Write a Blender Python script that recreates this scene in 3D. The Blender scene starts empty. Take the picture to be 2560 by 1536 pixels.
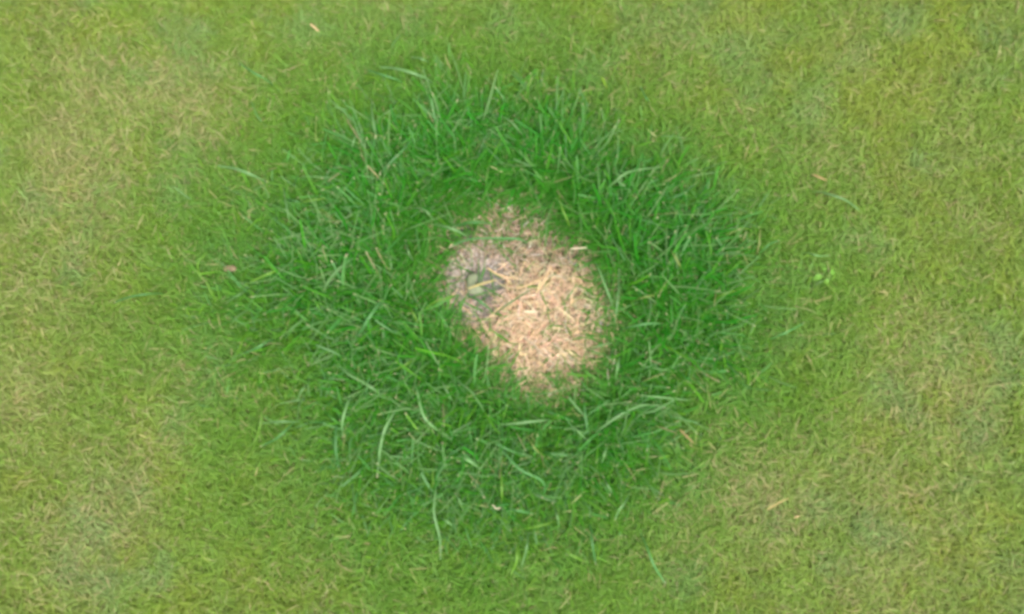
import bpy, math
import numpy as np
from mathutils import Matrix, Vector

# ------------------------------------------------------------------ camera, sky, sun, exposure
S = bpy.context.scene
COL = S.collection
PW, PH = 2560.0, 1536.0                      # size of the photograph the ground points below are read from
CAM_LOC = Vector((0.0, -0.122, 0.860))
CAM_TILT = math.radians(8.0)                # away from straight down
LENS, SENSOR = 31.2, 36.0
cd = bpy.data.cameras.new('camera')
cd.lens, cd.sensor_width, cd.clip_start, cd.clip_end = LENS, SENSOR, 0.02, 400.0
cd.dof.use_dof = True
cd.dof.focus_distance = 0.842
cd.dof.aperture_fstop = 1.5
cam = bpy.data.objects.new('camera', cd)
cam.location = CAM_LOC
cam.rotation_euler = (CAM_TILT, 0, 0)
COL.objects.link(cam)
S.camera = cam
S.cycles.pixel_filter_type = 'BLACKMAN_HARRIS'
S.cycles.filter_width = 3.6

SUN_EL, SUN_AZ = math.radians(58), math.radians(150)
w = bpy.data.worlds.new('World'); S.world = w; w.use_nodes = True
nt = w.node_tree; nt.nodes.clear()
sky = nt.nodes.new('ShaderNodeTexSky'); sky.sky_type = 'NISHITA'; sky.sun_disc = False
sky.sun_elevation, sky.sun_rotation = SUN_EL, SUN_AZ
sky.air_density, sky.dust_density = 1.0, 3.0
hs = nt.nodes.new('ShaderNodeHueSaturation'); hs.inputs['Saturation'].default_value = 0.12
bg = nt.nodes.new('ShaderNodeBackground'); bg.inputs['Strength'].default_value = 0.13
wo = nt.nodes.new('ShaderNodeOutputWorld')
nt.links.new(sky.outputs[0], hs.inputs['Color']); nt.links.new(hs.outputs[0], bg.inputs[0]); nt.links.new(bg.outputs[0], wo.inputs[0])
sl = bpy.data.lights.new('sun', 'SUN'); sl.energy = 1.4; sl.angle = math.radians(25); sl.color = (1.0, 0.96, 0.90)
sun = bpy.data.objects.new('sun', sl); COL.objects.link(sun)
sd = Vector((math.sin(SUN_AZ) * math.cos(SUN_EL), math.cos(SUN_AZ) * math.cos(SUN_EL), math.sin(SUN_EL)))
sun.rotation_euler = sd.to_track_quat('Z', 'Y').to_euler(); sun.location = sd * 5
S.view_settings.view_transform = 'Standard'; S.view_settings.look = 'None'
S.view_settings.gamma = 1.0; S.view_settings.use_curve_mapping = False
S.view_settings.exposure = 1.82

rng = np.random.default_rng(7)
PI = math.pi

# ------------------------------------------------------------------ ground coordinates
def G(px, py, z=0.0):
    """metres on the ground (or at height z) for a point read off the photograph"""
    px, py = np.asarray(px, float), np.asarray(py, float)
    f = LENS / SENSOR * PW
    x, y = (px - PW / 2) / f, -(py - PH / 2) / f
    c, s = math.cos(CAM_TILT), math.sin(CAM_TILT)
    dx, dy, dz = x, y * c + s, y * s - c      # rotate about X
    t = (z - CAM_LOC.z) / dz
    return CAM_LOC.x + t * dx, CAM_LOC.y + t * dy

def vnoise(x, y, scale, seed):
    r = np.random.default_rng(seed).random((256, 256))
    u, v = x / scale + 97.3, y / scale + 61.7
    i, j = np.floor(u).astype(int), np.floor(v).astype(int)
    fu, fv = u - i, v - j
    fu, fv = fu * fu * (3 - 2 * fu), fv * fv * (3 - 2 * fv)
    g = lambda a, b: r[a % 256, b % 256]
    return (g(i, j) * (1 - fu) + g(i + 1, j) * fu) * (1 - fv) + (g(i, j + 1) * (1 - fu) + g(i + 1, j + 1) * fu) * fv

def fbm(x, y, scale, seed, n=3):
    t, a, s = 0, 1.0, 0
    for k in range(n):
        t = t + a * vnoise(x, y, scale / 2 ** k, seed + k); s += a; a *= 0.55
    return t / s

def smooth(e0, e1, v):
    t = np.clip((v - e0) / (e1 - e0), 0, 1)
    return t * t * (3 - 2 * t)

def outline(pts):
    """closed outline (photo points) -> centre and polar radius table on the ground"""
    p = np.array(pts, float) * 1.0352        # read from the 2473 px wide view
    gx, gy = G(p[:, 0], p[:, 1])
    cx, cy = gx.mean(), gy.mean()
    a = np.arctan2(gy - cy, gx - cx); r = np.hypot(gx - cx, gy - cy)
    o = np.argsort(a)
    return cx, cy, a[o], r[o]

def rel(o, x, y):
    """distance from the centre over the outline's radius in that direction: 1 on the outline"""
    cx, cy, a, r = o
    return np.hypot(x - cx, y - cy) / np.interp(np.arctan2(y - cy, x - cx), a, r, period=2 * PI)

RING = outline([(1170, 170), (1350, 215), (1520, 300), (1650, 380), (1800, 500), (1880, 620), (1900, 740), (1860, 860), (1760, 960),
                (1680, 1080), (1590, 1220), (1440, 1330), (1230, 1380), (1020, 1350), (860, 1250), (730, 1130), (640, 1000),
                (570, 880), (470, 760), (470, 640), (560, 500), (640, 380), (760, 280), (960, 200)])
BARE = outline([(1085, 500), (1215, 462), (1355, 510), (1445, 580), (1492, 690), (1500, 800), (1485, 890), (1400, 965),
                (1290, 985), (1190, 920), (1095, 835), (1030, 765), (1005, 680), (1025, 580)])
CRUST = outline([(1045, 635), (1110, 600), (1210, 615), (1255, 650), (1225, 700), (1210, 760), (1150, 810), (1060, 760)])
HOLE = outline([(1128, 660), (1160, 648), (1205, 655), (1215, 680), (1195, 705), (1160, 722), (1125, 705)])
GAPS = [outline([(1090, 545), (1115, 535), (1140, 548), (1135, 575), (1108, 582), (1092, 570)])]

def blobs(x, y, items):
    t = np.zeros_like(x)
    for px, py, rr, s in items:
        bx, by = G(px * 1.0352, py * 1.0352)
        d = np.hypot(x - bx, y - by) / (rr * 0.000405)
        t = t + s * np.exp(-d * d)
    return t

DRY = [(230, 200, 170, .55), (470, 240, 90, .9), (530, 320, 90, .5), (190, 400, 180, .45), (200, 520, 120, .4), (100, 660, 150, .45),
       (80, 850, 120, .3), (230, 1290, 130, .6), (380, 1080, 90, .5), (330, 1170, 80, .4), (60, 960, 80, .4), (1740, 1160, 130, .6),
       (1860, 1210, 110, .6), (1700, 1060, 70, .4), (1620, 1250, 80, .4), (2200, 850, 130, .5), (2300, 1000, 150, .4),
       (2080, 1130, 90, .4), (2000, 400, 120, .4), (1780, 300, 90, .4), (1590, 100, 140, .3), (2230, 1200, 120, .35),
       (1560, 520, 0, 0), (2050, 60, 120, .3), (2420, 500, 120, .3), (760, 1420, 120, .3), (2150, 1400, 120, .3), (1300, 1430, 60, .2),
       (700, 540, 50, .3), (545, 655, 30, .8), (590, 470, 70, .4), (450, 880, 60, .4), (600, 950, 60, .3), (1330, 1290, 60, .5)]
DARKG = [(1130, 330, 170, .4), (1300, 380, 170, .35), (1530, 500, 170, .5), (1680, 620, 140, .4), (820, 640, 150, .3), (930, 420, 120, .3),
         (1640, 780, 130, .2), (950, 800, 140, .2), (1150, 1080, 110, .15), (1000, 920, 130, .2), (1400, 1150, 170, .22), (1600, 950, 160, .25), (900, 1120, 150, .15)]

HALO = [None]                                 # wider, weaker greening round the ring
def fields(x, y):
    wx = x + 0.02 * (fbm(x, y, 0.06, 11) - .5) * 2 + 0.03 * (fbm(x, y, 0.16, 14, 2) - .5)
    wy = y + 0.02 * (fbm(x, y, 0.06, 17) - .5) * 2 + 0.03 * (fbm(x, y, 0.16, 19, 2) - .5)
    rr = rel(RING, wx, wy)
    ring = (1 - smooth(0.30, 1.48, rr)) * (.62 + .75 * fbm(x, y, .045, 121, 4)) * (1.0 + .5 * np.clip(blobs(x, y, DARKG), 0, 1))
    ring = np.clip(ring, 0, 1)
    wx2 = x + 0.017 * (fbm(x, y, 0.03, 23) - .5) * 2
    wy2 = y + 0.017 * (fbm(x, y, 0.03, 29) - .5) * 2
    rb = rel(BARE, wx2, wy2)
    bare = 1 - smooth(0.66, 1.32, rb)
    dry = np.clip((.8 * blobs(x, y, DRY) + 0.5 * (fbm(x, y, 0.09, 31, 4) - 0.45) + .07 * smooth(-.1, -.5, x)) * (.3 + 1.3 * fbm(x, y, .02, 37, 3)), 0, 1)
    dark = np.clip(blobs(x, y, DARKG), 0, 1)
    halo = (1 - smooth(0.5, 1.9, rr)) * (.8 + .4 * fbm(x, y, .05, 125, 3))
    HALO[0] = np.clip(halo, 0, 1)
    return ring, bare, dry, dark, rb

# ------------------------------------------------------------------ materials
def nodes(name):
    m = bpy.data.materials.new(name); m.use_nodes = True
    m.node_tree.nodes.clear()
    return m, m.node_tree

def blade_material(name, rough, transl, vein=True, spec=0.5):
    m, t = nodes(name)
    N, L = t.nodes.new, t.links.new
    at = N('ShaderNodeAttribute'); at.attribute_name = 'tint'
    tc = N('ShaderNodeNewGeometry')
    no = N('ShaderNodeTexNoise'); no.inputs['Scale'].default_value = 260; no.inputs['Detail'].default_value = 2
    L(tc.outputs['Position'], no.inputs['Vector'])
    mr = N('ShaderNodeMapRange'); mr.inputs['To Min'].default_value = 0.82; mr.inputs['To Max'].default_value = 1.18
    L(no.outputs['Fac'], mr.inputs['Value'])
    mx = N('ShaderNodeVectorMath'); mx.operation = 'SCALE'
    L(at.outputs['Color'], mx.inputs[0]); L(mr.outputs[0], mx.inputs['Scale'])
    p = N('ShaderNodeBsdfPrincipled'); p.inputs['Roughness'].default_value = rough
    p.inputs['Specular IOR Level'].default_value = spec
    L(mx.outputs[0], p.inputs['Base Color'])
    tr = N('ShaderNodeBsdfTranslucent'); L(mx.outputs[0], tr.inputs['Color'])
    ms = N('ShaderNodeMixShader'); ms.inputs[0].default_value = transl
    o = N('ShaderNodeOutputMaterial')
    L(p.outputs[0], ms.inputs[1]); L(tr.outputs[0], ms.inputs[2]); L(ms.outputs[0], o.inputs['Surface'])
    return m

M_LAWN = blade_material('fine_lawn_grass', 0.6, 0.45, spec=.35)
M_RING = blade_material('lush_grass', 0.5, 0.45, spec=.25)
M_LONG = blade_material('broad_grass_blade', 0.5, 0.35, spec=0.4)
M_STRAW = blade_material('dry_straw', 0.7, 0.2, spec=0.25)
M_LEAF = blade_material('leaf_surface', 0.6, 0.15, spec=0.3)
M_CRUMB = blade_material('soil_crumb_surface', 0.95, 0.0, spec=0.1)

def soil_material():
    m, t = nodes('soil')
    N, L = t.nodes.new, t.links.new
    at = N('ShaderNodeAttribute'); at.attribute_name = 'tint'
    g = N('ShaderNodeNewGeometry')
    no = N('ShaderNodeTexNoise'); no.inputs['Scale'].default_value = 420; no.inputs['Detail'].default_value = 4; no.inputs['Roughness'].default_value = .7
    L(g.outputs['Position'], no.inputs['Vector'])
    mr = N('ShaderNodeMapRange'); mr.inputs['To Min'].default_value = 0.6; mr.inputs['To Max'].default_value = 1.4
    L(no.outputs['Fac'], mr.inputs['Value'])
    mx = N('ShaderNodeVectorMath'); mx.operation = 'SCALE'
    L(at.outputs['Color'], mx.inputs[0]); L(mr.outputs[0], mx.inputs['Scale'])
    p = N('ShaderNodeBsdfPrincipled'); p.inputs['Roughness'].default_value = 0.95
    p.inputs['Specular IOR Level'].default_value = 0.15
    L(mx.outputs[0], p.inputs['Base Color'])
    b = N('ShaderNodeBump'); b.inputs['Strength'].default_value = 0.8; b.inputs['Distance'].default_value = 0.0015
    L(no.outputs['Fac'], b.inputs['Height']); L(b.outputs[0], p.inputs['Normal'])
    o = N('ShaderNodeOutputMaterial'); L(p.outputs[0], o.inputs['Surface'])
    return m
M_SOIL = soil_material()

# ------------------------------------------------------------------ mesh helpers
def mesh_from(name, verts, loops, starts, totals, tint, mat, smooth_shade=True):
    me = bpy.data.meshes.new(name)
    me.vertices.add(len(verts)); me.vertices.foreach_set('co', np.ascontiguousarray(verts, np.float32).ravel())
    me.loops.add(len(loops)); me.loops.foreach_set('vertex_index', np.ascontiguousarray(loops, np.int32))
    me.polygons.add(len(starts))
    me.polygons.foreach_set('loop_start', np.ascontiguousarray(starts, np.int32))
    me.polygons.foreach_set('loop_total', np.ascontiguousarray(totals, np.int32))
    me.update(calc_edges=True); me.validate()
    c = me.color_attributes.new('tint', 'FLOAT_COLOR', 'POINT')
    t = np.ones((len(verts), 4), np.float32); t[:, :3] = tint
    c.data.foreach_set('color', t.ravel())
    if smooth_shade:
        me.polygons.foreach_set('use_smooth', np.ones(len(starts), bool))
    me.materials.append(mat)
    return me

def put(name, me, label=None, cat=None, group=None, kind=None, parent=None):
    o = bpy.data.objects.new(name, me); COL.objects.link(o)
    if label: o['label'] = label
    if cat: o['category'] = cat
    if group: o['group'] = group
    if kind: o['kind'] = kind
    if parent: o.parent = parent
    return o

def height(x, y):
    """soil relief"""
    h = 0.006 * (fbm(x, y, 0.12, 41, 2) - .5) + 0.0035 * (fbm(x, y, 0.012, 47, 3) - .5)
    _, _, _, _, rb = fields(x, y)
    h = h - 0.006 * (1 - smooth(0.7, 1.1, rb))
    h = h - 0.003 * (1 - smooth(0.7, 1.25, rel(HOLE, x, y)))
    for g in GAPS: h = h - 0.006 * (1 - smooth(0.6, 1.3, rel(g, x, y)))
    return h

def blades(name, x, y, z, az, daz, th0, th1, length, width, col, tip, mat, stations, taper=0.25, tipfrac=None):
    """many ribbon blades in one mesh; all arguments are arrays of one length n"""
    n = len(x)
    s = np.array(stations)                                  # 0..1 along the blade
    k = len(s)
    P = np.zeros((n, k, 3)); W = np.zeros((n, k, 3))
    cur = np.stack([x, y, z], 1)
    P[:, 0] = cur
    W[:, 0] = np.stack([-np.sin(az), np.cos(az), np.zeros(n)], 1)
    for i in range(1, k):
        sm = (s[i] + s[i - 1]) / 2
        a = az + daz * sm; th = th0 + (th1 - th0) * sm
        st = (s[i] - s[i - 1]) * length
        cur = cur + np.stack([st * np.sin(th) * np.cos(a), st * np.sin(th) * np.sin(a), st * np.cos(th)], 1)
        P[:, i] = cur
        a2 = az + daz * s[i]
        W[:, i] = np.stack([-np.sin(a2), np.cos(a2), np.zeros(n)], 1)
    tw = rng.normal(0, 0.35, n)                             # roll of the blade about its own line
    W = W * np.cos(tw)[:, None, None]
    W[:, :, 2] = np.sin(tw)[:, None]
    P[:, :, 2] = np.maximum(P[:, :, 2], z[:, None] * 1.0 - 0.0 + 0.0005)
    prof = np.interp(s, [0, 0.35, 0.8, 1], [0.7, 1.0, 0.75, taper])
    half = (width[:, None] * prof[None, :] / 2)[:, :, None] * W
    V = np.stack([P - half, P + half], 2).reshape(n, 2 * k, 3)
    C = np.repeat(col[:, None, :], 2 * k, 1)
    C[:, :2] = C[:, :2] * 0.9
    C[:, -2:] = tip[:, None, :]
    base = (np.arange(n) * 2 * k)[:, None, None]
    q = np.array([[2 * i, 2 * i + 1, 2 * i + 3, 2 * i + 2] for i in range(k - 1)])[None]
    loops = (base + q).reshape(-1)
    nf = n * (k - 1)
    return mesh_from(name, V.reshape(-1, 3), loops, np.arange(nf) * 4, np.full(nf, 4), C.reshape(-1, 3), mat)

def jitter(col, sd):
    n = len(col)
    return np.clip(col * np.exp(rng.normal(0, sd, (n, 1))) * np.exp(rng.normal(0, sd * 0.35, (n, 3))), 0.001, 0.9)

def mixc(a, b, t):
    return np.asarray(a) * (1 - t[:, None]) + np.asarray(b) * t[:, None]

# ------------------------------------------------------------------ ground
def axis(lo, hi, step):
    fine = np.arange(lo, hi + 1e-9, step)
    near = np.arange(0.02, 0.8, 0.025)
    far = np.array([0.9, 1.2, 1.8, 3, 6, 12, 30, 80])
    e = np.concatenate([near, far])
    return np.concatenate([lo - e[::-1], fine, hi + e])
gx, gy = axis(-0.13, 0.15, 0.0012), axis(-0.13, 0.13, 0.0012)
X, Y = np.meshgrid(gx, gy); x, y = X.ravel(), Y.ravel()
Z = height(x, y)
ring, bare, dry, dark, rb = fields(x, y)
crust = 1 - smooth(0.75, 1.15, rel(CRUST, x + .006 * (fbm(x, y, .012, 51) - .5) * 2, y + .006 * (fbm(x, y, .012, 57) - .5) * 2))
hole = 1 - smooth(0.7, 1.25, rel(HOLE, x + .008 * (fbm(x, y, .008, 61) - .5), y + .008 * (fbm(x, y, .008, 67) - .5)))
for g in GAPS: hole = np.maximum(hole, 1 - smooth(0.7, 1.2, rel(g, x, y)))
base = mixc([0.150, 0.160, 0.050], [0.110, 0.092, 0.055], bare)
base = mixc(base, [0.105, 0.088, 0.074], crust * 0.9)
base = mixc(base, [0.115, 0.110, 0.095], hole)
base = base * (0.75 + 0.5 * fbm(x, y, .006, 71, 3))[:, None]
nx, ny = len(gx), len(gy)
ii, jj = np.meshgrid(np.arange(nx - 1), np.arange(ny - 1))
a = (jj * nx + ii).ravel()
q = np.stack([a, a + 1, a + 1 + nx, a + nx], 1)
me = mesh_from('ground', np.stack([x, y, Z], 1), q.ravel(), np.arange(len(q)) * 4, np.full(len(q), 4), base, M_SOIL)
put('ground', me, 'brown soil under the lawn, bare and pale in the middle of the green ring', kind='structure')

# ------------------------------------------------------------------ fine mown lawn
GREEN = np.array([0.158, 0.256, 0.028]); OLIVE = np.array([0.240, 0.275, 0.080]); MID = np.array([0.085, 0.225, 0.014]); SAGE = np.array([0.175, 0.265, 0.085]); YELLOWISH = np.array([0.215, 0.268, 0.028]); LUSH = np.array([0.030, 0.170, 0.006])
TAN = np.array([0.44, 0.36, 0.19]); BROWN = np.array([0.33, 0.25, 0.13])

def lawn_arrays(n, x, y):
    ring, bare, dry, dark, rb = fields(x, y)
    keep = rng.random(n) > np.clip(bare ** 1.45 * 1.02, 0, .98)
    x, y, ring, dry, dark, halo = x[keep], y[keep], ring[keep], dry[keep], dark[keep], HALO[0][keep]
    n = len(x)
    hue = fbm(x, y, 0.05, 83, 3)
    col = mixc(GREEN, OLIVE, np.clip(dry * .9 + 0.7 * (hue - .38), 0, 1))
    sage = smooth(.48, .75, fbm(x, y, .045, 131, 3))
    col = mixc(col, SAGE, sage * .7)
    col = mixc(col, YELLOWISH, smooth(.5, .75, fbm(x, y, .035, 141, 3)) * .6)
    col = col * (.82 + .27 * fbm(x, y, .02, 151, 3))[:, None]
    col = mixc(col, MID, halo * .75)
    col = mixc(col, LUSH, np.clip(ring * 1.05, 0, 1) * 0.92)
    dead = rng.random(n) < (0.05 + 0.45 * dry * (1 - 0.6 * ring)) * (1 - 0.7 * np.maximum(ring, .6 * halo))
    deadc = mixc(TAN, BROWN, rng.random(n))
    col = np.where(dead[:, None], mixc(col, deadc, np.full(n, 0.6)), col)
    col = jitter(col, 0.11)
    tip = np.where((rng.random(n) < 0.10)[:, None], col * 0.4 + np.array([0.30, 0.25, 0.14]) * 0.6, col * 1.05)
    L = np.clip(rng.normal(0.0108, 0.0032, n), 0.005, 0.025) * (1 + 1.4 * ring)
    return x, y, L, ring, col, tip

def lawn(name, n, box):
    x = rng.uniform(box[0], box[1], n); y = rng.uniform(box[2], box[3], n)
    x, y, L, ring, col, tip = lawn_arrays(n, x, y)
    n = len(x)
    z = height(x, y) + rng.uniform(0, 0.009, n) * (1 - .3 * ring)
    th0 = np.clip(rng.normal(1.05, 0.28, n), 0.2, 1.5); th1 = th0 + np.abs(rng.normal(0.55, 0.35, n))
    W = np.clip(rng.normal(0.00088, 0.0002, n), 0.0005, 0.0016) * (1 + .35 * ring)
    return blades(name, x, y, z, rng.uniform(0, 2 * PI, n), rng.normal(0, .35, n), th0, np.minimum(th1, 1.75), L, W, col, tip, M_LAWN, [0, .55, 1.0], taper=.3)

me = lawn('lawn_grass', 540000, (-0.66, 0.66, -0.50, 0.52))
put('lawn_grass', me, 'short mown yellowish green lawn grass around the dark ring', 'grass', kind='stuff')

# ------------------------------------------------------------------ lush ring of longer grass
n = 120000
th = rng.uniform(0, 2 * PI, n); rr = np.sqrt(rng.random(n)) * 0.36
x, y = RING[0] + rr * 1.25 * np.cos(th), RING[1] + rr * np.sin(th)
ring, bare, dry, dark, rb = fields(x, y)
keep = rng.random(n) < (ring ** 1.9) * (1 - bare) ** 1.0 * (1 - .4 * dry) * .8 + 0.03
keep &= rb > 0.88 + 0.40 * rng.random(n)
keep &= (ring > 0.02)
x, y, ring, dry, dark, rb = x[keep], y[keep], ring[keep], dry[keep], dark[keep], rb[keep]
n = len(x)
big = rng.random(n) ** 6
L = (0.012 + 0.030 * ring) * rng.uniform(.7, 1.25, n) * (1 - .25 * smooth(1.35, 0.97, rb) * 0) + 0.012 * big * ring
W = (0.0009 + 0.0020 * big) * rng.uniform(.8, 1.2, n)
out = np.arctan2(y - BARE[1], x - BARE[0])
az = out + rng.normal(0, 1.6, n)
near = smooth(1.5, 1.0, rb)
az = np.where(rng.random(n) < near * .55, out + rng.normal(0, .8, n), az)
th0 = np.clip(rng.normal(.85, .28, n), .1, 1.3); th1 = th0 + np.abs(rng.normal(.6, .35, n))
hue = rng.random(n)
A = np.array([0.022, 0.165, 0.005]); B = np.array([0.090, 0.225, 0.014]); Cc = np.array([0.050, 0.185, 0.035])
col = mixc(A, B, np.clip(hue * .8 + (1 - ring) * .9 - dark * .9, -.1, 1.25))
cool = rng.random(n) < (.22 + .3 * smooth(0, -.2, y)) * (1 - dark * .5)
Cc = mixc([.055, .205, .035], [.105, .215, .080], rng.random(n) ** 2)
col = np.where(cool[:, None], Cc, col)
col = mixc(col, [.13, .235, .02], smooth(.6, .1, ring) * .8)
dead = rng.random(n) < .012 + .05 * dry
col = np.where(dead[:, None], np.array([.26, .24, .11]), col)
col = jitter(col, .12)
odd = rng.random(n) < (.05 + .03 * smooth(.05, -.1, x)) * ring
col = np.where(odd[:, None], mixc([.070, .180, .045], [.125, .235, .075], rng.random(n)), col)
L = np.where(odd, L * 1.35, L); W = np.where(odd, .0015, W); th0 = np.where(odd, .75, th0)
cut = rng.random(n) < .2
tip = np.where(cut[:, None], np.array([.42, .36, .22]), col * 1.05)
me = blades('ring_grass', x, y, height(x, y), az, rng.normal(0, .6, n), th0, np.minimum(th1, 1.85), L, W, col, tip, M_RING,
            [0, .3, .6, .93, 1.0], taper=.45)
put('ring_grass', me, 'longer lush dark green grass growing in a ring around the bare straw patch', 'grass', kind='stuff')

# ------------------------------------------------------------------ dead straw mat
def patch_points(n, lo=-0.02):
    th = rng.uniform(0, 2 * PI, n); rr = np.sqrt(rng.random(n)) * 0.15
    return BARE[0] + rr * np.cos(th), BARE[1] + rr * np.sin(th)
n = 30000
x, y = patch_points(n)
_, bare, _, _, rb = fields(x, y)
cr = 1 - smooth(0.7, 1.3, rel(CRUST, x, y)); ho = 1 - smooth(1.0, 1.35, rel(HOLE, x, y))
upper = smooth(0.012, 0.05, y - BARE[1])
p = smooth(0.12, .75, bare) * (1 - .90 * cr) * (1 - .9 * ho) * (1 - .45 * upper) * smooth(1.0, 1.3, rel(GAPS[0], x, y))
keep = rng.random(n) < p
x, y, cr, bare, upper = x[keep], y[keep], cr[keep], bare[keep], upper[keep]; n = len(x)
L = np.clip(rng.lognormal(math.log(.0115), .42, n), .005, .032) * (1 - .3 * upper); W = rng.uniform(.0004, .0008, n)
layer = rng.random(n)
z = height(x, y) + .0005 + .010 * layer * (1 - .8 * cr)
col = mixc(mixc([.43, .295, .17], [.50, .375, .24], rng.random(n)), [.26, .24, .10], .7 * (1 - smooth(.35, .9, bare)))
col = mixc(col, [.20, .15, .105], np.clip(upper * .95, 0, 1) * rng.uniform(.4, 1, n))
col = np.where((rng.random(n) < .18)[:, None], np.array([.20, .14, .08]), col)
col = np.where((rng.random(n) < .10)[:, None], np.array([.47, .40, .30]), col)
col = np.where((rng.random(n) < (.5 * (1 - bare) + .03))[:, None], np.array([.16, .20, .06]), col)
col = jitter(col, .24)
topl = (layer > .75) & (upper < .5) & (bare > .6) & (rng.random(n) < .07)
col = np.where(topl[:, None], np.array([.50, .37, .225]), col); W = np.where(topl, .0009, W); L = np.where(topl, L * 1.2, L)
me = blades('dead_grass', x, y, z, rng.uniform(0, 2 * PI, n), rng.normal(0, .8, n), np.clip(rng.normal(1.42, .14, n), .9, 1.6),
            np.clip(rng.normal(1.62, .15, n), 1.2, 1.9), L, W, col, col * 1.02, M_STRAW, [0, .25, .5, .75, 1.0], taper=.4)
put('dead_grass', me, 'matted pale straw of dead grass covering the bare patch', 'dead grass', kind='stuff')

# ------------------------------------------------------------------ crumbs of pale crusted soil
PHI = (1 + 5 ** .5) / 2
IV = np.array([(-1, PHI, 0), (1, PHI, 0), (-1, -PHI, 0), (1, -PHI, 0), (0, -1, PHI), (0, 1, PHI), (0, -1, -PHI), (0, 1, -PHI), (PHI, 0, -1), (PHI, 0, 1), (-PHI, 0, -1), (-PHI, 0, 1)]) / 1.9
IF = np.array([(0, 11, 5), (0, 5, 1), (0, 1, 7), (0, 7, 10), (0, 10, 11), (1, 5, 9), (5, 11, 4), (11, 10, 2), (10, 7, 6), (7, 1, 8),
               (3, 9, 4), (3, 4, 2), (3, 2, 6), (3, 6, 8), (3, 8, 9), (4, 9, 5), (2, 4, 11), (6, 2, 10), (8, 6, 7), (9, 8, 1)])
n = 22000
x = CRUST[0] + rng.normal(0, .030, n); y = CRUST[1] + rng.normal(0, .030, n)
rc = rel(CRUST, x, y)
hole = np.maximum(1 - smooth(.95, 1.15, rel(HOLE, x, y)), 1 - smooth(.8, 1.2, rel(GAPS[0], x, y)))
keep = (rng.random(n) < (1 - smooth(.7, 1.35, rc)) * (.10 + .8 * smooth(.40, .6, fbm(x, y, .004, 91, 3)))) & (rng.random(n) > hole * .85)
x, y = x[keep], y[keep]; n = len(x)
r = rng.lognormal(math.log(.00072), .25, n)
V = IV[None] * (1 + rng.normal(0, .18, (n, 12, 1))) * r[:, None, None] * rng.uniform(.6, 1.3, (n, 1, 3))
V[:, :, 0] += x[:, None]; V[:, :, 1] += y[:, None]; V[:, :, 2] += (height(x, y) + r * .35)[:, None]
col = jitter(mixc([.38, .32, .27], [.15, .125, .105], rng.random(n)), .12)
F = (IF[None] + (np.arange(n) * 12)[:, None, None]).reshape(-1)
me = mesh_from('soil_crumbs', V.reshape(-1, 3), F, np.arange(n * 20) * 3, np.full(n * 20, 3), np.repeat(col, 12, 0), M_CRUMB, False)
put('soil_crumbs', me, 'whitish crusted soil crumbs on the bare left side of the patch', 'soil crumbs', kind='stuff')

# ------------------------------------------------------------------ single blades, stalks and leaves that stand out
TINTS = {'pale': (.100, .210, .065), 'green': (.050, .180, .020), 'cool': (.055, .170, .042), 'lime': (.100, .220, .020), 'olive': (.13, .18, .04),
         'dull': (.10, .155, .055), 'straw': (.42, .30, .155), 'gold': (.30, .24, .09), 'rust': (.21, .15, .06), 'white': (.38, .33, .22)}
CENTRE = (1270, 740)

def spline(P, n):
    """Catmull-Rom through the points"""
    P = np.array(P, float)
    if len(P) == 2: P = np.array([P[0], (P[0] + P[1]) / 2, P[1]])
    E = np.vstack([2 * P[0] - P[1], P, 2 * P[-1] - P[-2]])
    out = []
    seg = len(P) - 1
    for t in np.linspace(0, seg - 1e-6, n):
        i = int(t); f = t - i
        a, b, c, d = E[i:i + 4]
        out.append(.5 * ((2 * b) + (c - a) * f + (2 * a - 5 * b + 4 * c - d) * f * f + (3 * b - a - 3 * c + d) * f ** 3))
    return np.array(out)

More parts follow.
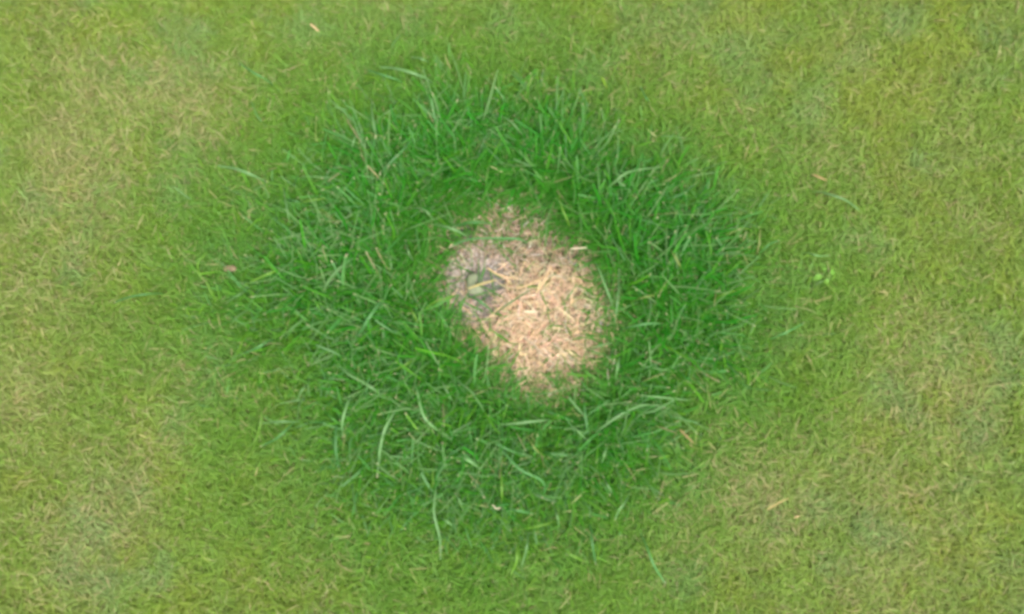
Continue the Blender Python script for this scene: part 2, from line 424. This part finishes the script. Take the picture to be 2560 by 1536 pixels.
def long_blade(pts, wpx, tint, label, name='grass_blade', cat='grass blade', group='long single grass blades', top=.036, lie=False, cut=True, mat=None):
    pts = [tuple(p) for p in pts]
    d = lambda p: math.hypot(p[0] - CENTRE[0], p[1] - CENTRE[1])
    if not lie and d(pts[0]) > d(pts[-1]): pts = pts[::-1]
    pts = [(p[0], p[1]) for p in pts]
    if len(pts) == 2 and not lie:                          # a gentle bow
        (ax, ay), (bx, by) = pts
        k = rng.uniform(-.08, .08)
        pts = [pts[0], ((ax + bx) / 2 - (by - ay) * k, (ay + by) / 2 + (bx - ax) * k), pts[1]]
    m = 14
    q = spline(pts, m)
    s = np.linspace(0, 1, m)
    if lie:
        zz = np.full(m, top) + .0012 * np.sin(s * PI)
    else:
        zz = top * (.72 + .36 * np.sin(np.clip(s * 1.15 + .1, 0, 1) * PI) ** .8) - .006 * s ** 2
    gx, gy = G(q[:, 0], q[:, 1], zz)
    P = np.stack([gx, gy, zz], 1)
    if not lie:                                            # down to the root, under the canopy
        dirn = (P[0] - P[1]); dirn /= np.linalg.norm(dirn)
        root = P[0] + np.array([dirn[0], dirn[1], 0]) * .010; root[2] = float(height(np.array([root[0]]), np.array([root[1]]))[0]) - .001
        mid = P[0] * .5 + root * .5 + np.array([dirn[0], dirn[1], 0]) * .003; mid[2] = zz[0] * .55
        P = np.vstack([root, mid, P]); s = np.concatenate([[-.3, -.12], s])
    k = len(P)
    T = np.gradient(P, axis=0); T /= np.linalg.norm(T, axis=1)[:, None]
    side = np.cross(T, np.array([0, 0, 1.0])); side /= np.linalg.norm(side, axis=1)[:, None] + 1e-9
    roll = rng.uniform(-.35, .35)
    nrm = np.cross(side, T)
    side2 = side * math.cos(roll) + nrm * math.sin(roll); nrm = np.cross(side2, T)
    w = wpx * .00039 / 2
    prof = np.interp(s, [-.3, 0, .3, .7, .95, 1], [.6, .75, 1, .85, .5, .32 if cut else .05]) * w
    wd = prof[:, None]
    fold = .35 * wd
    V = np.stack([P - side2 * wd + nrm * fold, P - side2 * wd * .5 + nrm * fold * .3, P, P + side2 * wd * .5 + nrm * fold * .3, P + side2 * wd + nrm * fold], 1)
    c = np.array(TINTS[tint]) * math.exp(rng.normal(0, .08))
    C = np.repeat(np.repeat(c[None, None], k, 0), 5, 1)
    C[:, 2] *= 1.15                                        # paler midrib
    C[:, 1] *= .9
    if cut and not lie and rng.random() < .6:
        C[-1] = np.array([.40, .34, .22])
    F = [(5 * i + j, 5 * i + j + 1, 5 * i + j + 6, 5 * i + j + 5) for i in range(k - 1) for j in range(4)]
    F = np.array(F)
    o0 = P[0].copy()
    me = mesh_from(name, V.reshape(-1, 3) - o0, F.ravel(), np.arange(len(F)) * 4, np.full(len(F), 4), C.reshape(-1, 3), mat or M_LONG)
    o = put(name, me, label, cat, group)
    o.location = o0
    return o

HERO = [
 ([(544,415),(593,424),(641,443)], 12, 'pale', 'broad pale blade lying across the lawn at the upper left rim of the ring'),
 ([(950,168),(1000,174),(1059,193)], 11, 'pale', 'bluish pale blade curving right, topmost long blade above the ring'),
 ([(918,176),(950,186),(993,200)], 8, 'cool', 'thin cool green blade just below the topmost bluish blade'),
 ([(1028,144),(1067,154)], 8, 'pale', 'short bluish blade right above the topmost long curved one'),
 ([(928,246),(931,287),(939,335)], 8, 'pale', 'upright thin pale blade standing in the upper left of the ring'),
 ([(1048,324),(1011,372),(959,424)], 9, 'cool', 'long straight blade slanting down left in the upper ring'),
 ([(909,322),(889,343),(880,369)], 7, 'pale', 'short hooked pale blade left of the long slanting blade'),
 ([(596,157),(659,196)], 7, 'cool', 'lone thin blade slanting down right in the short lawn at upper left'),
 ([(707,467),(715,509),(722,546)], 7, 'pale', 'upright blade with whitish tip at the left edge of the dark grass'),
 ([(811,498),(767,504),(741,517)], 9, 'lime', 'yellow green blade bending left beside the upright whitish tipped one'),
 ([(715,498),(752,507)], 7, 'cool', 'small bluish blade crossing under the bending yellow green one'),
 ([(791,291),(789,339),(794,357)], 6, 'olive', 'thin olive upright blade at the outer upper left of the ring'),
 ([(900,461),(963,465)], 8, 'green', 'level green blade with tan tip left of the upper ring'),
 ([(1004,519),(1056,524),(1078,543)], 9, 'pale', 'pale blade arching right above the small dark soil gap'),
 ([(1078,561),(1115,568),(1152,583)], 12, 'pale', 'broad bluish blade pointing at the small dark soil gap from the left'),
 ([(1130,569),(1170,558),(1211,557)], 9, 'cool', 'bluish blade lying just above the small dark soil gap'),
 ([(904,443),(922,406),(937,383)], 7, 'green', 'steep green blade under the long slanting blade'),
 ([(722,411),(659,411)], 6, 'olive', 'faint level blade to the right of the broad pale rim blade'),
 ([(884,646),(840,681),(813,721),(822,738)], 12, 'pale', 'broad pale blade curving like a sickle left of the bare patch'),
 ([(949,758),(924,794),(904,826),(880,859)], 12, 'cool', 'broad bluish blade slanting down left below the sickle shaped one'),
 ([(597,721),(654,693),(694,677)], 9, 'lime', 'long light green blade reaching left out of the ring'),
 ([(565,758),(613,729)], 7, 'pale', 'pale blade end lying on lawn below the one reaching left'),
 ([(840,899),(864,931),(912,960),(949,984)], 11, 'pale', 'long pale blade sweeping down right in the lower left ring'),
 ([(872,1000),(856,1053),(858,1093)], 10, 'pale', 'pale upright blade with white tip below the sweeping one'),
 ([(985,1032),(957,1093),(943,1194)], 12, 'pale', 'longest pale upright blade at the lower left of the ring'),
 ([(840,1065),(840,1125),(848,1178)], 8, 'cool', 'thin upright blade left of the longest pale one'),
 ([(656,1020),(650,1069),(635,1109)], 8, 'lime', 'light green blade hanging down at the outer lower left'),
 ([(656,1059),(690,1055),(730,1055)], 8, 'pale', 'pale level blade crossing the lawn at the outer lower left'),
 ([(650,1117),(726,1065)], 7, 'cool', 'faint slanting blade under the pale level blade at outer lower left'),
 ([(1042,972),(1058,1037),(1086,1069),(1131,1099)], 10, 'pale', 'long pale blade curving down right below the bare patch'),
 ([(1106,956),(1120,985),(1137,1012)], 9, 'pale', 'pale blade slanting beside the long curving one under the patch'),
 ([(989,879),(1008,920),(1025,968)], 8, 'cool', 'thin cool blade slanting down right at left of the straw'),
 ([(1014,600),(1018,622),(1026,640)], 8, 'pale', 'short hooked blade at the left rim of the bare soil'),
 ([(1025,788),(1080,770),(1134,742)], 7, 'green', 'thin green blade reaching over the crusted soil from lower left'),
 ([(1013,762),(1030,778),(1042,802)], 7, 'lime', 'bowed light green blade left of the crusted soil'),
 ([(807,1020),(825,1042),(844,1057)], 8, 'green', 'green blade leading into the thin upright pair'),
 ([(977,931),(1030,903)], 7, 'lime', 'lime blade slanting up right in the lower left ring'),
 ([(613,883),(640,872),(670,855)], 8, 'cool', 'bluish blade lying on the lawn at the outer left'),
 ([(670,741),(715,765),(763,798)], 8, 'green', 'green blade slanting down right at the left of the ring'),
 ([(765,964),(743,1004)], 7, 'pale', 'short pale blade pointing down left near the outer lower left'),
 ([(1205,1063),(1276,1061),(1359,1052)], 10, 'pale', 'long level pale blade below the straw patch'),
 ([(1667,1021),(1612,1013),(1553,1037),(1502,1072)], 9, 'pale', 'long arched pale blade at the lower right of the ring'),
 ([(1150,1140),(1182,1159),(1233,1197)], 10, 'pale', 'pale blade slanting down right in the lower ring'),
 ([(1257,1128),(1300,1175),(1355,1203),(1361,1234)], 9, 'cool', 'long bent blade with its tip folded down in the lower ring'),
 ([(1229,1100),(1269,1124),(1328,1144)], 8, 'cool', 'thin bluish blade above the bent blade of the lower ring'),
 ([(1089,1226),(1085,1286),(1099,1345),(1101,1400)], 9, 'pale', 'very long thin blade standing alone below the ring'),
 ([(1517,1120),(1502,1169)], 9, 'pale', 'short pale blade with a white tip at the lower right of the ring'),
 ([(1253,1187),(1255,1234),(1253,1262)], 8, 'lime', 'upright lime blade ending at the curled straw hook'),
 ([(1320,1349),(1316,1377),(1304,1416)], 9, 'pale', 'right one of two parallel upright blades at the bottom'),
 ([(1294,1369),(1292,1404),(1276,1440)], 9, 'lime', 'left one of two parallel upright blades at the bottom'),
 ([(1565,1254),(1537,1301)], 8, 'pale', 'pale slanting blade with light tip at the lower right edge of the ring'),
 ([(1478,1329),(1490,1412)], 8, 'cool', 'cool upright blade in the lawn below the ring at right'),
 ([(1276,1274),(1340,1286)], 8, 'cool', 'level bluish blade right of the curled straw hook'),
 ([(1288,1327),(1330,1320),(1375,1309)], 7, 'lime', 'thin level lime blade rising right below the ring'),
 ([(1107,1298),(1142,1323)], 8, 'pale', 'short pale tipped blade beside the very long lone blade'),
 ([(1616,1365),(1664,1460)], 8, 'cool', 'faint long blade slanting down right near the bottom right'),
 ([(1604,989),(1665,995),(1727,1001)], 7, 'pale', 'thin level pale blade above the long arched one'),
 ([(1460,1009),(1466,1060),(1474,1104)], 9, 'cool', 'cool upright blade joining another at its foot below the straw'),
 ([(1434,1068),(1470,1104)], 7, 'pale', 'short slanting blade meeting the foot of the cool upright one'),
 ([(1389,1278),(1397,1321)], 7, 'pale', 'small upright pale blade at the bottom of the ring'),
 ([(1407,1373),(1470,1408)], 7, 'lime', 'lime blade slanting down right below the ring'),
 ([(1513,1203),(1533,1242)], 8, 'pale', 'short pale blade above the slanting one at lower right edge'),
 ([(1142,1238),(1158,1278)], 7, 'pale', 'short pale blade right of the top of the very long lone blade'),
 ([(1324,1100),(1359,1144)], 7, 'olive', 'olive blade slanting down right under the long level blade'),
 ([(1530,461),(1574,430),(1659,417)], 8, 'pale', 'thin pale blade arching right across the upper right of the ring'),
 ([(1667,500),(1744,456)], 8, 'cool', 'straight bluish blade slanting up right out of the ring'),
 ([(2056,481),(2111,500),(2148,526)], 8, 'pale', 'lone arched blade lying out on the lawn at upper right'),
 ([(1754,546),(1780,589)], 7, 'pale', 'short pale blade in the right side of the ring'),
 ([(1815,587),(1870,572)], 6, 'olive', 'thin olive blade with a brown end right of the ring'),
 ([(1678,626),(1695,655),(1711,689)], 8, 'olive', 'olive blade with tan tip right of the bare patch'),
 ([(1495,668),(1522,737),(1539,787)], 8, 'pale', 'left one of two pale blades meeting in a V right of the straw'),
 ([(1548,670),(1546,730),(1541,786)], 8, 'pale', 'right one of two pale blades meeting in a V right of the straw'),
 ([(1589,693),(1648,694),(1696,700)], 8, 'green', 'level green blade right of the two that meet in a V'),
 ([(1574,818),(1630,809),(1680,815)], 8, 'cool', 'bluish arched blade lower right of the straw patch'),
 ([(1907,626),(1925,610),(1948,602)], 7, 'cool', 'short bluish blade at the outer right of the ring'),
 ([(1796,741),(1856,722)], 8, 'lime', 'light green blade reaching right out of the ring'),
 ([(1596,748),(1659,733)], 8, 'olive', 'olive blade under the level green one right of the straw'),
 ([(1944,841),(2011,807)], 7, 'cool', 'faint bluish blade on the lawn at the middle right'),
 ([(2022,633),(2074,639)], 6, 'pale', 'thin level pale blade on the lawn above the small green weed'),
 ([(1397,483),(1403,515),(1418,550)], 7, 'lime', 'light blade hanging down above the top right of the straw'),
 ([(1163,738),(1190,748),(1217,767)], 9, 'cool', 'bluish blade lying across the crusted soil below the leaf scrap'),
 ([(1255,771),(1290,748),(1326,725)], 9, 'dull', 'dull green blade slanting over the left part of the straw'),
 ([(1485,871),(1510,862),(1535,859)], 7, 'pale', 'small pale blade at the lower right rim of the straw'),
 ([(1548,900),(1543,925),(1539,947)], 9, 'pale', 'broad short pale blade standing at lower right of the straw'),
 ([(1121,619),(1181,598),(1282,597),(1305,601)], 9, 'cool', 'long green blade arching over the top of the bare soil'),
 ([(1128,742),(1088,756),(1060,775)], 8, 'lime', 'light green blade lying at lower left of the crusted soil'),
 ([(1010,520),(960,505),(925,512)], 8, 'green', 'green blade arching left above the left rim of the bare soil'),
 ([(1300,330),(1270,300),(1225,285)], 8, 'pale', 'pale blade arching left in the top of the ring'),
 ([(1622,255),(1612,240),(1600,215)], 8, 'cool', 'short cool blade in the lawn above the ring at right'),
 ([(380,735),(330,742),(285,757)], 8, 'cool', 'cool blade lying far out on the left lawn'),
 ([(505,700),(495,660),(520,632)], 7, 'lime', 'bowed lime blade at the far left of the ring'),
 ([(2090,610),(2050,560)], 0, 'pale', ''),
]
for pts, wpx, tint, label in HERO:
    if wpx: long_blade(pts, wpx * .62, tint, label, top=rng.uniform(.026, .035))

# straws and stalks that lie loose on top
STRAWS = [
 ([(1171,722),(1205,710),(1242,700)], 6, 'gold', 'golden straw lying across the greenish leaf scrap', .0065),
 ([(1218,670),(1252,690),(1299,698)], 6, 'straw', 'pale stalk bending down right of the dark hollow', .006),
 ([(1426,623),(1448,621),(1468,620)], 4.5, 'white', 'short level whitish straw at the upper right rim of the patch', .022),
 ([(1310,779),(1345,780)], 7, 'white', 'bright whitish straw in the middle of the patch', .014),
 ([(1290,722),(1325,712),(1362,690)], 6, 'straw', 'long straw slanting up right across the upper straw mat', .014),
 ([(1340,735),(1365,695),(1378,665)], 6, 'straw', 'steep long straw beside the slanting one', .014),
 ([(1231,1262),(1241,1272),(1252,1270)], 4, 'white', 'whitish curled straw hook in the lower ring', .036),
 ([(1918,1275),(1945,1259),(1972,1246)], 5, 'gold', 'golden straw lying on the lawn at the lower right', .020),
 ([(2033,437),(2067,452)], 7, 'rust', 'rusty brown straw on the lawn at the upper right', .020),
 ([(775,60),(798,80)], 6, 'straw', 'tan straw bit on the lawn at the top left', .020),
 ([(1700,1075),(1735,1110)], 6, 'rust', 'brownish stalk slanting at the lower right edge of the ring', .024),
 ([(1985,1295),(2000,1290)], 6, 'straw', 'small tan straw bit right of the golden straw', .013),
]
for pts, wpx, tint, label, z in STRAWS:
    long_blade(pts, wpx * .8, tint, label, 'straw', 'straw', 'single dry straws', top=z, lie=True, mat=M_STRAW)

def flat_leaf(name, pts, tint, label, cat, z, dome=.0015, thick=.0005):
    """an irregular flat leaf with some doming, a raised rib and real thickness; outline in photo points"""
    p = np.array(pts, float)
    gx, gy = G(p[:, 0], p[:, 1], z)
    c = np.array([gx.mean(), gy.mean()])
    n = len(p); rings = [0.35, .7, 1.0]
    V = [(0, 0, dome)]
    for r in rings:
        for i in range(n):
            V.append(((gx[i] - c[0]) * r, (gy[i] - c[1]) * r, dome * (1 - r * r) + rng.normal(0, .00018)))
    m = len(V)
    V += [(a, b, h - thick) for a, b, h in V]
    F = []
    for off, rev in ((0, False), (m, True)):
        for i in range(n):
            j = (i + 1) % n
            f = [(off, off + 1 + i, off + 1 + j)]
            for k in range(2):
                a = off + 1 + k * n
                f.append((a + i, a + n + i, a + n + j)); f.append((a + i, a + n + j, a + j))
            F += [t[::-1] if rev else t for t in f]
    for i in range(n):
        j = (i + 1) % n; a = 1 + 2 * n
        F += [(a + i, m + a + i, m + a + j), (a + i, m + a + j, a + j)]
    F = np.array(F); col = jitter(np.repeat(np.array(tint)[None], len(V), 0), .05)
    me = mesh_from(name, np.array(V), F.ravel(), np.arange(len(F)) * 3, np.full(len(F), 3), col, M_LEAF)
    o = put(name, me, label, cat); o.location = (c[0], c[1], z)
    return o

flat_leaf('leaf_scrap', [(1169,686),(1180,683),(1193,684),(1194,695),(1189,705),(1192,714),(1206,716),(1211,727),(1208,737),(1195,739),(1180,736),(1170,731),(1166,718),(1167,702)],
          (.155, .175, .100), 'flat khaki green leaf scrap lying in the dark hollow of bare soil', 'leaf', .0)
flat_leaf('dead_leaf', [(556,668),(570,663),(585,664),(592,671),(587,678),(572,680),(560,677)], (.15, .115, .06), 'small withered brown leaf lying on the left lawn', 'leaf', .0165)

# small broad-leaved weed
wx, wy = G(2068, 684, .018)
weed = bpy.data.objects.new('weed', None); weed.location = (float(wx), float(wy), 0); COL.objects.link(weed)
weed['label'] = 'small bright green broad leaved weed in the lawn at right'; weed['category'] = 'weed'
def weed_leaf(az, L, W, tilt):
    m = 7; s = np.linspace(0, 1, m)
    prof = np.sin(np.clip(s * .95 + .04, 0, 1) * PI) ** .75 * W / 2
    r = .004 + L * s * math.cos(tilt); z = .013 + L * math.sin(tilt) * s - .004 * s * s
    V = []
    for i in range(m):
        for k in (-1, 0, 1):
            lx, ly = r[i], k * prof[i]
            V.append((lx * math.cos(az) - ly * math.sin(az), lx * math.sin(az) + ly * math.cos(az), z[i] + abs(k) * prof[i] * .25))
    F = np.array([(3 * i + j, 3 * i + j + 1, 3 * i + j + 4, 3 * i + j + 3) for i in range(m - 1) for j in range(2)])
    C = np.repeat(np.array([[.085, .20, .02]]), len(V), 0); C[1::3] *= 1.2
    me = mesh_from('leaf', np.array(V), F.ravel(), np.arange(len(F)) * 4, np.full(len(F), 4), C, M_LEAF)
    put('leaf', me, parent=weed)
for az, L, W in ((.3, .007, .006), (1.7, .005, .005), (3.5, .008, .006), (4.9, .005, .005)): weed_leaf(az, L, W, .25)
# its stem
sv = np.array([(math.cos(a) * .0006, math.sin(a) * .0006, z) for z in (-.001, .009, .0175) for a in np.arange(6) * PI / 3])
sf = np.array([(6 * i + j, 6 * i + (j + 1) % 6, 6 * i + 6 + (j + 1) % 6, 6 * i + 6 + j) for i in range(2) for j in range(6)])
put('stem', mesh_from('stem', sv, sf.ravel(), np.arange(12) * 4, np.full(12, 4), np.tile([[.12, .25, .04]], (18, 1)), M_LEAF), parent=weed)

# ------------------------------------------------------------------ lawn beyond the frame: repeated turf tiles on a grid
TILE = 0.33
n = 40000
tx, ty = rng.uniform(-TILE / 2 - .01, TILE / 2 + .01, n), rng.uniform(-TILE / 2 - .01, TILE / 2 + .01, n)
col = mixc(GREEN, OLIVE, np.clip(.7 * (fbm(tx, ty, .05, 105, 3) - .3), 0, 1))
dead = rng.random(n) < .08
col = jitter(.95 * np.where(dead[:, None], mixc(col, TAN, np.full(n, .6)), col), .16)
th0 = np.clip(rng.normal(1.05, .28, n), .2, 1.5)
tile = blades('turf', tx, ty, rng.uniform(-.002, .008, n), rng.uniform(0, 2 * PI, n), rng.normal(0, .7, n), th0, np.minimum(th0 + .6, 1.7),
              np.clip(rng.normal(.0108, .0032, n), .005, .025), np.full(n, .0009), col, col, M_LAWN, [0, .55, 1.0], taper=.3)
src = bpy.data.objects.new('turf', tile)                    # only a source for the instances below, never linked to the scene
pts = []
for i in range(-16, 17):
    for j in range(-15, 16):
        cx, cy = i * TILE, .01 + j * .34
        if abs(i) <= 1 and abs(j) <= 1: continue
        pts.append((cx, cy, 0))
# the central 3 x 3 tiles measure 0.99 x 1.02 m; the strip left and right of them belongs to the hand-made lawn
pts = [p for p in pts if not (abs(p[0]) < .50 and abs(p[1] - .01) < .50)]
pm = bpy.data.meshes.new('lawn_beyond'); pm.from_pydata(pts, [], [])
lb = put('lawn_beyond', pm, 'short yellowish green lawn continuing outside the picture', 'grass', kind='stuff')
ng = bpy.data.node_groups.new('scatter_turf', 'GeometryNodeTree')
ng.interface.new_socket('Geometry', in_out='INPUT', socket_type='NodeSocketGeometry')
ng.interface.new_socket('Geometry', in_out='OUTPUT', socket_type='NodeSocketGeometry')
gi, go = ng.nodes.new('NodeGroupInput'), ng.nodes.new('NodeGroupOutput')
oi = ng.nodes.new('GeometryNodeObjectInfo'); oi.inputs['Object'].default_value = src; oi.inputs['As Instance'].default_value = True
ip = ng.nodes.new('GeometryNodeInstanceOnPoints')
rv = ng.nodes.new('FunctionNodeRandomValue'); rv.data_type = 'INT'; rv.inputs[4].default_value = 0; rv.inputs[5].default_value = 3
mu = ng.nodes.new('ShaderNodeMath'); mu.operation = 'MULTIPLY'; mu.inputs[1].default_value = PI / 2
cz = ng.nodes.new('ShaderNodeCombineXYZ')
ng.links.new(gi.outputs[0], ip.inputs['Points']); ng.links.new(oi.outputs['Geometry'], ip.inputs['Instance'])
ng.links.new(rv.outputs[2], mu.inputs[0]); ng.links.new(mu.outputs[0], cz.inputs[2]); ng.links.new(cz.outputs[0], ip.inputs['Rotation'])
ng.links.new(ip.outputs[0], go.inputs[0])
md = lb.modifiers.new('scatter_turf', 'NODES'); md.node_group = ng
